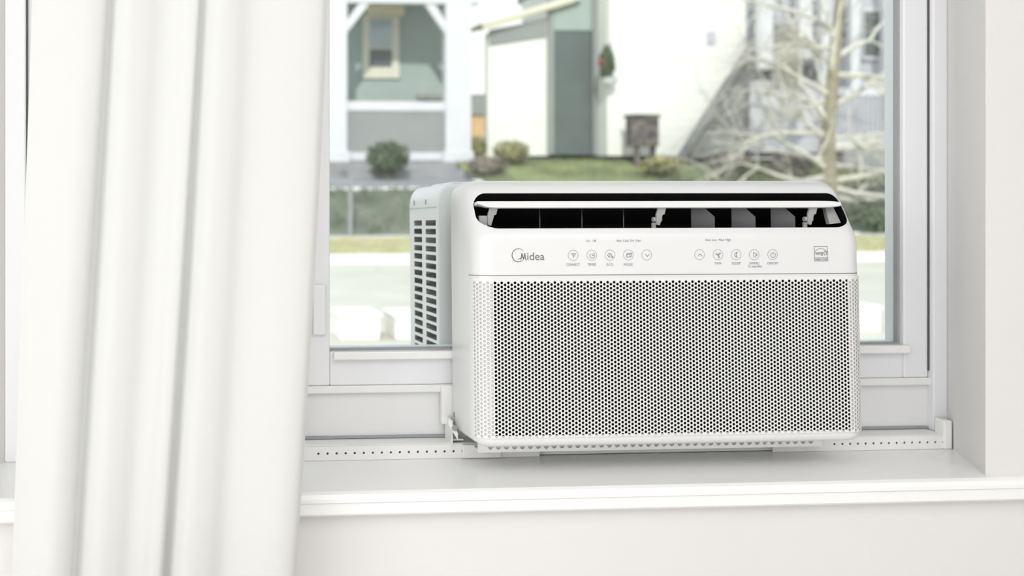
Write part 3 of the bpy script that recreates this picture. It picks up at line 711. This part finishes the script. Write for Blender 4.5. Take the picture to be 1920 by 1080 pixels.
# --- porch house
PY = 24.0; HY = 26.0
h1 = hthing('porch_house', 'sage green house with white porch posts, behind the window at upper left', X(750, HY), HY, EYE+0.3)
zb1 = EYE+0.15
a = MB(); lap_wall(a, X(560, HY), X(848, HY), HY, zb1, Z(-150, HY), 0.2); put(a.build('wall', M['siding']), h1)
a = MB(); a.box(X(560, HY), X(848, HY)-0.05, HY+0.2, HY+6, zb1, Z(-150, HY)); put(a.build('house_body', M['siding']), h1)
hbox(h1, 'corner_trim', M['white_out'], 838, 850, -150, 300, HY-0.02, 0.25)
wi = hbox(h1, 'window', M['beige_trim'], 681, 749, 30, 147, HY-0.08, 0.1, 0.01)
put(MB().box(X(686, HY), X(756, HY), HY-0.14, HY+0.02, Z(34, HY), Z(14, HY), 0.01).build('window_head', M['cream_trim']), h1)
for v0, v1, mm in ((40, 92, 'paneblue'), (96, 128, 'panedark')):
    q = MB(); q.box(X(692, HY), X(733, HY), HY-0.10, HY-0.05, Z(v1, HY), Z(v0, HY)); o = put(q.build('pane', M[mm]), h1); o['label'] = 'upper pale blue pane' if mm == 'paneblue' else 'lower dark pane'
for u0, u1 in ((614, 651), (836, 884)):
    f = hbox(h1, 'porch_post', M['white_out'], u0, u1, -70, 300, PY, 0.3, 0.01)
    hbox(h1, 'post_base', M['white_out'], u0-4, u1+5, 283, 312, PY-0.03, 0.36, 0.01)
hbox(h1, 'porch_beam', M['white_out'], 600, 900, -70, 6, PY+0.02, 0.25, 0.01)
for pts in (((650, 62), (650, 38), (684, -8), (704, -8)), ((837, 66), (837, 42), (806, -8), (786, -8))):
    a = MB(); a.prism([at(u, v, PY+0.06) for u, v in pts], (0, 0.15, 0)); put(a.build('brace', M['white_out']), h1)
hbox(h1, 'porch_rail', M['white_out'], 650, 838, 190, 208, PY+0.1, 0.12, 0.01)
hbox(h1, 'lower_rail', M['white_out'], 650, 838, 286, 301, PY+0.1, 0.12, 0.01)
n_ = 34
for i in range(n_):
    u0 = 652+i*185/n_; hbox(h1, 'rail_board', M['siding_grey'], u0, u0+185/n_*0.93, 207, 288, PY+0.13, 0.03)
a = MB(); a.box(X(600, PY), X(900, PY), PY-0.1, HY, EYE+0.1, Z(303, PY, 750), 0.01); put(a.build('porch_floor', M['concrete']), h1)
a = MB(); a.box(X(640, PY), X(850, PY), PY-0.9, PY-0.1, EYE+0.1, Z(318, PY, 750), 0.01); put(a.build('porch_step', M['concrete']), h1)
xm0, xm1 = X(560, PY), X(915, PY)
a = MB(); a.prism([(xm0, PY-0.3, Z(-70, PY)), (xm1, PY-0.3, Z(-70, PY)), (xm1, HY+6, Z(-70, PY)+2.2), (xm0, HY+6, Z(-70, PY)+2.2)], (0, 0, 0.12)); put(a.build('roof', M['roof']), h1)
hbox(h1, 'ledge', M['roof'], 785, 835, 176, 186, HY-0.2, 0.2)
# --- small distant building between houses
Y = 36.0
h2 = hthing('distant_house', 'tiny orange walled house with grey roof far off between the porch and the white wall', X(901, Y), Y, EYE+0.7)
hbox(h2, 'wall', M['orange'], 886, 914, 212, 304, Y, 3.0)
a = MB(); a.prism([at(882, 215, Y-.1), at(918, 215, Y-.1), at(908, 176, Y-.1), at(890, 176, Y-.1)], (0, 3.2, 0)); put(a.build('roof', M['roof']), h2)
# --- middle house: white wing and tall green wall
MY = 25.0; BY_ = 24.2
h3 = hthing('white_wing_house', 'house with bright white wing and tall dark green wall, at the centre behind the window', X(1030, MY), MY, EYE+0.6)
zb3 = Z(290, MY)
a = MB(); a.prism([at(914, 292, MY), at(1034, 292, MY), at(1034, 30, MY), at(914, 62, MY)], (0, 0.2, 0)); put(a.build('wing_wall', M['bright_out']), h3)
a = MB(); a.prism([at(918, 84, MY-0.06), at(1024, 68, MY-0.06), at(1024, 36, MY-0.06), at(918, 56, MY-0.06)], (0, 0.05, 0)); put(a.build('frieze', M['siding_grey']), h3)
a = MB(); a.prism([at(904, 50, MY-0.35), at(904, 42, MY-0.35), at(1090, -14, MY-0.35), at(1090, -2, MY-0.35)], (0, 1.1, 0)); put(a.build('roof', M['beige_trim']), h3)
a = MB(); a.prism([at(906, 55, MY-0.33), at(906, 49, MY-0.33), at(1076, -4, MY-0.33), at(1076, 4, MY-0.33)], (0, 0.3, 0)); put(a.build('eave_trim', M['cream_trim']), h3)
a = MB(); lap_wall(a, X(1034, MY-0.1), X(1139, BY_)-0.01, MY-0.1, zb3, Z(-60, MY)); put(a.build('green_wall', M['siding_dark']), h3)
a = MB(); a.box(X(935, MY+4), X(1139, BY_)-0.03, MY+0.2, MY+4, zb3, Z(34, MY)); put(a.build('house_body', M['siding_grey']), h3)
hbox(h3, 'corner_trim', M['siding_grey'], 1029, 1039, -60, 289, MY-0.14, 0.1)
a = MB(); a.cyl((X(1109, MY)+.0, MY-0.2, zb3), (X(1109, MY), MY-0.2, Z(-60, MY)), 0.05, 10); put(a.build('downpipe', M['siding_grey'], smooth=True), h3)
hbox(h3, 'gutter_board', M['siding'], 1034, 1130, -60, 57, MY-0.125, 0.02)
# --- big white sunlit house
BY = 24.2
h4 = hthing('white_house', 'large sunlit white house wall in the middle of the window view', X(1290, BY), BY, EYE+0.5)
a = MB(); lap_wall(a, X(1139, BY), X(1500, BY), BY, Z(292, BY, 1200), Z(-80, BY), 0.2, 0.2); put(a.build('wall', M['bright_out']), h4)
a = MB(); a.box(X(1139, BY), X(1500, BY), BY+0.2, BY+6, Z(292, BY, 1200), Z(-80, BY)); put(a.build('house_body', M['bright_out']), h4)
a = MB(); a.box(X(1139, BY), X(1500, BY), BY-0.12, BY+6.4, Z(-80, BY), Z(-95, BY)); put(a.build('roof', M['roof']), h4)
hbox(h4, 'vent', M['siding_lav'], 1327, 1342, 58, 82, BY-0.05, 0.06, 0.005)
hbox(h4, 'window', M['siding_lav'], 1402, 1414, 20, 72, BY-0.05, 0.06, 0.005)
# --- grey gabled house at right with columns and porch
GY = 23.6
h5 = hthing('grey_gable_house', 'grey and lavender gabled house with white columns, behind the bare tree', X(1500, GY), GY, EYE+0.5)
a = MB(); a.prism([at(1290, 296, GY), at(1330, 232, GY), at(1416, 92, GY), at(1450, 40, GY), at(1500, 90, GY), at(1640, 296, GY)], (0, 0.2, 0)); put(a.build('gable_wall', M['gable_shade']), h5)
a = MB(); a.prism([at(1286, 296, GY-0.15), at(1278, 296, GY-0.15), at(1450, 22, GY-0.15), at(1456, 36, GY-0.15), at(1446, 40, GY-0.15)], (0, 0.3, 0)); put(a.build('gable_trim', M['gable_shade']), h5)
a = MB(); lap_wall(a, X(1408, GY-0.2), X(1560, GY-0.2), GY-0.2, Z(285, GY), Z(150, GY), 0.1); put(a.build('porch_wall', M['siding_lav']), h5)
a = MB(); lap_wall(a, X(1560, GY+0.3), X(1900, GY+0.3), GY+0.3, Z(300, GY), Z(-90, GY), 0.2); put(a.build('wall', M['siding_lav']), h5)
hbox(h5, 'back_wall', M['siding_lav'], 1430, 1565, -90, 160, GY+0.25, 0.2)
for u0, u1, v1 in ((1424, 1450, 130), (1500, 1524, 110), (1540, 1562, 280), (1596, 1614, 170), (1660, 1680, 300)):
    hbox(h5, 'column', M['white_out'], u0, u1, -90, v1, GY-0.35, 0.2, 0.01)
w_ = hbox(h5, 'window', M['siding_grey'], 1450, 1498, 44, 162, GY-0.3, 0.12, 0.005)
hbox(h5, 'pane', M['mulch'], 1455, 1493, 50, 156, GY-0.33, 0.05); hbox(h5, 'window', M['white_out'], 1572, 1600, 8, 78, GY+0.2, 0.1, 0.005); hbox(h5, 'window', M['white_out'], 1618, 1656, 14, 112, GY+0.2, 0.1, 0.005)
hbox(h5, 'pane', M['siding_dark'], 1576, 1596, 14, 72, GY+0.17, 0.05); hbox(h5, 'pane', M['siding_dark'], 1623, 1651, 22, 104, GY+0.17, 0.05)
hbox(h5, 'porch_rail', M['white_out'], 1562, 1900, 165, 180, GY-0.3, 0.1, 0.005); hbox(h5, 'lower_rail', M['white_out'], 1562, 1900, 260, 275, GY-0.3, 0.1, 0.005)
for i in range(18): hbox(h5, 'baluster', M['siding_lav'], 1566+i*9, 1572+i*9, 180, 260, GY-0.28, 0.05)
a = MB(); a.box(X(1562, GY), X(1900, GY), GY-0.4, GY+0.3, EYE+0.3, Z(276, GY, 1600)); put(a.build('porch_floor', M['concrete']), h5)

# ------------------------------------------------------------------ plants
def leaf_blob(name, parent, c, rx, ry, rz, n, m, sz):
    vs_, fs = [], []
    for i in range(n):
        d = Vector((random.gauss(0, 1), random.gauss(0, 1), random.gauss(0, 1))).normalized(); k = random.uniform(0.45, 1.0)*(1+0.25*noise.noise(d*2.3+Vector(c)))
        p = Vector(c)+Vector((d.x*rx*k, d.y*ry*k, d.z*rz*k)); a = Vector((random.gauss(0, 1), random.gauss(0, 1), random.gauss(0, 1))).normalized(); b = a.cross(d)
        if b.length < 1e-3: continue
        b.normalize(); s = sz*random.uniform(.6, 1.3); q = len(vs_)
        vs_ += [p-a*s, p+b*s*0.4, p+a*s, p-b*s*0.4]; fs.append((q, q+1, q+2, q+3))
    me = bpy.data.meshes.new(name); me.from_pydata([tuple(v) for v in vs_], [], fs); me.materials.append(m)
    o = bpy.data.objects.new(name, me); C.objects.link(o); put(o, parent); return o
def bush(label, u, vb, vt, wpx, Y, m, n=1600, sz=0.05, name='bush'):
    x = X(u, Y); zb = Z(vb, Y, u); zt_ = Z(vt, Y, u); rx = wpx/2*Y/FPX; r = thing(name, label, 'shrub', (x, Y, zb), 'shrubs before the houses')
    leaf_blob('foliage', r, (x, Y, (zb+zt_)/2), rx, rx, (zt_-zb)/2, n, m, sz)
    a = MB()
    for k in range(5):
        an = k*1.3; a.tube([(x, Y, zb-0.08), (x+0.1*math.cos(an), Y+0.1*math.sin(an), zb+0.3*(zt_-zb)), (x+rx*.5*math.cos(an), Y+rx*.5*math.sin(an), zb+0.7*(zt_-zb))], [0.02, 0.015, 0.006], 5)
    put(a.build('stem', M['bark']), r); return r
bush('rounded dark green bush in front of the porch', 727, 328, 264, 84, 22.7, M['leaf'], 3000, 0.05)
bush('olive yellow shrub at the corner of the white wing', 895, 296, 255, 36, 24.2, M['leaf2'], 900, 0.05)
bush('brownish low shrub on the lawn before the white wing', 958, 308, 262, 70, 23.6, M['leaf2'], 1600, 0.05)
bush('dark low shrub right of the porch step', 915, 328, 292, 80, 22.4, M['mulch'], 1500, 0.05)
bush('dark shrub at the foot of the bare tree, left side', 1370, 325, 285, 90, 22.0, M['mulch'], 1800, 0.05)
bush('dark shrub at the foot of the bare tree, right side', 1480, 335, 285, 80, 22.0, M['mulch'], 1800, 0.05)
bush('olive shrub under the dark mailbox', 1240, 325, 292, 90, 22.2, M['leaf2'], 1200, 0.05)
bush('low green grey hedge clump on the bank at lower right of the window', 1640, 440, 385, 110, 19.9, M['leaf'], 1500, 0.06)
# hanging basket at the green wall's corner
Y = 23.9; hb_ = thing('hanging_basket', 'dark hanging basket with a red flower at the right edge of the green wall', 'basket', (X(1138, Y), Y, Z(165, Y, 1138)))
leaf_blob('foliage', hb_, at(1138, 120, Y), 0.16, 0.16, 0.42, 1200, M['leaf'], 0.05)
leaf_blob('flower', hb_, at(1127, 116, Y-0.16), 0.06, 0.05, 0.06, 60, M['petal'], 0.03)
a = MB(); p = at(1143, 160, Y); a.tube([p, p+Vector((0, 0, 0.06)), p+Vector((0, 0, 0.16))], [0.10, 0.15, 0.17], 14); put(a.build('pot', M['white_out'], smooth=True), hb_)
a = MB(); a.tube([p+Vector((0, 0, 0.16)), p+Vector((0, 0, 2.2))], 0.008, 5); put(a.build('hanger', M['gasket']), hb_)
# mailbox cluster
Y = 23.3; mbx = thing('mailbox', 'charcoal mailbox unit on two posts in front of the white house wall', 'mailbox', (X(1210, Y), Y, Z(308, Y, 1210)))
a = MB(); a.box(X(1185, Y), X(1236, Y), Y, Y+0.35, Z(274, Y, 1210), Z(218, Y, 1210), 0.02); put(a.build('body', M['box']), mbx)
a = MB(); a.box(X(1182, Y), X(1239, Y), Y-0.03, Y+0.38, Z(219, Y, 1210), Z(214, Y, 1210), 0.01); put(a.build('lid', M['box']), mbx)
for u in (1196, 1226): hbox(mbx, 'post', M['box'], u-4, u+4, 274, 312, Y+0.1, 0.1)
for u0 in (1187, 1204, 1221): hbox(mbx, 'door', M['box'], u0, u0+14, 222, 270, Y-0.012, 0.012, 0.002)

# ------------------------------------------------------------------ bare tree
TY = 20.6
tree = thing('bare_tree', 'leafless tree with pale arching branches at the right of the window view', 'tree', (X(1560, TY), TY, Z(420, TY, 1560)))
p_tr = [at(1553, 425, TY), at(1555, 345, TY), at(1552, 260, TY), at(1560, 170, TY), at(1566, 90, TY), at(1575, 0, TY), at(1580, -120, TY)]
a = MB(); a.tube(p_tr, [0.16, 0.14, 0.125, 0.115, 0.10, 0.085, 0.05], 10); put(a.build('trunk', M['bark'], smooth=True), tree)
rnd = random.Random(11)
def grow(mb, p, d, L, r, depth):
    pts = [p]; rr = [r]; q = p.copy(); dd = d.copy()
    for k in range(4):
        dd = (dd+Vector((rnd.uniform(-.3, .3), rnd.uniform(-.25, .25), rnd.uniform(-.28, .22)))).normalized(); q = q+dd*L/4; pts.append(q.copy()); rr.append(r*(1-0.17*(k+1)))
    mb.tube(pts, rr, 5 if depth < 2 else 4, caps=False)
    if depth < 3:
        for k in range(4 if depth < 2 else 3):
            i = rnd.choice((1, 2, 3, 4)); nd = (dd+Vector((rnd.uniform(-1, 1), rnd.uniform(-.4, .4), rnd.uniform(-.9, .8)))).normalized()
            grow(mb, pts[i], nd, L*rnd.uniform(.5, .75), rr[i]*0.62, depth+1)
starts = [(1556, 330, -1, -.1), (1556, 300, -1, .15), (1554, 270, -.9, .5), (1554, 230, -.8, .7), (1560, 180, -.8, .8), (1563, 120, -.7, .7), (1568, 60, -.8, .6), (1555, 310, 1, .1), (1556, 260, 1, .3), (1560, 200, .9, .6), (1565, 110, .8, .6), (1572, 30, .7, .8), (1556, 345, -.9, -.25), (1556, 350, 1, -.3), (1558, 285, .2, .6), (1562, 150, -.2, .8), (1556, 362, -1, .05), (1556, 370, .9, .05), (1555, 320, -.9, .35), (1553, 250, -1, .1), (1560, 190, -1, -.1), (1566, 90, -.9, .2), (1556, 355, -.8, .3), (1556, 365, -1, -.15), (1553, 280, .9, -.1), (1556, 340, .8, .35), (1562, 140, 1, 0)]
for u, v, dx, dz in starts:
    b = MB(); grow(b, at(u, v, TY), Vector((dx, rnd.uniform(-.4, .4), dz)).normalized(), rnd.uniform(1.4, 2.3), 0.062, 0)
    put(b.build('branch', M['twig'], smooth=True), tree)
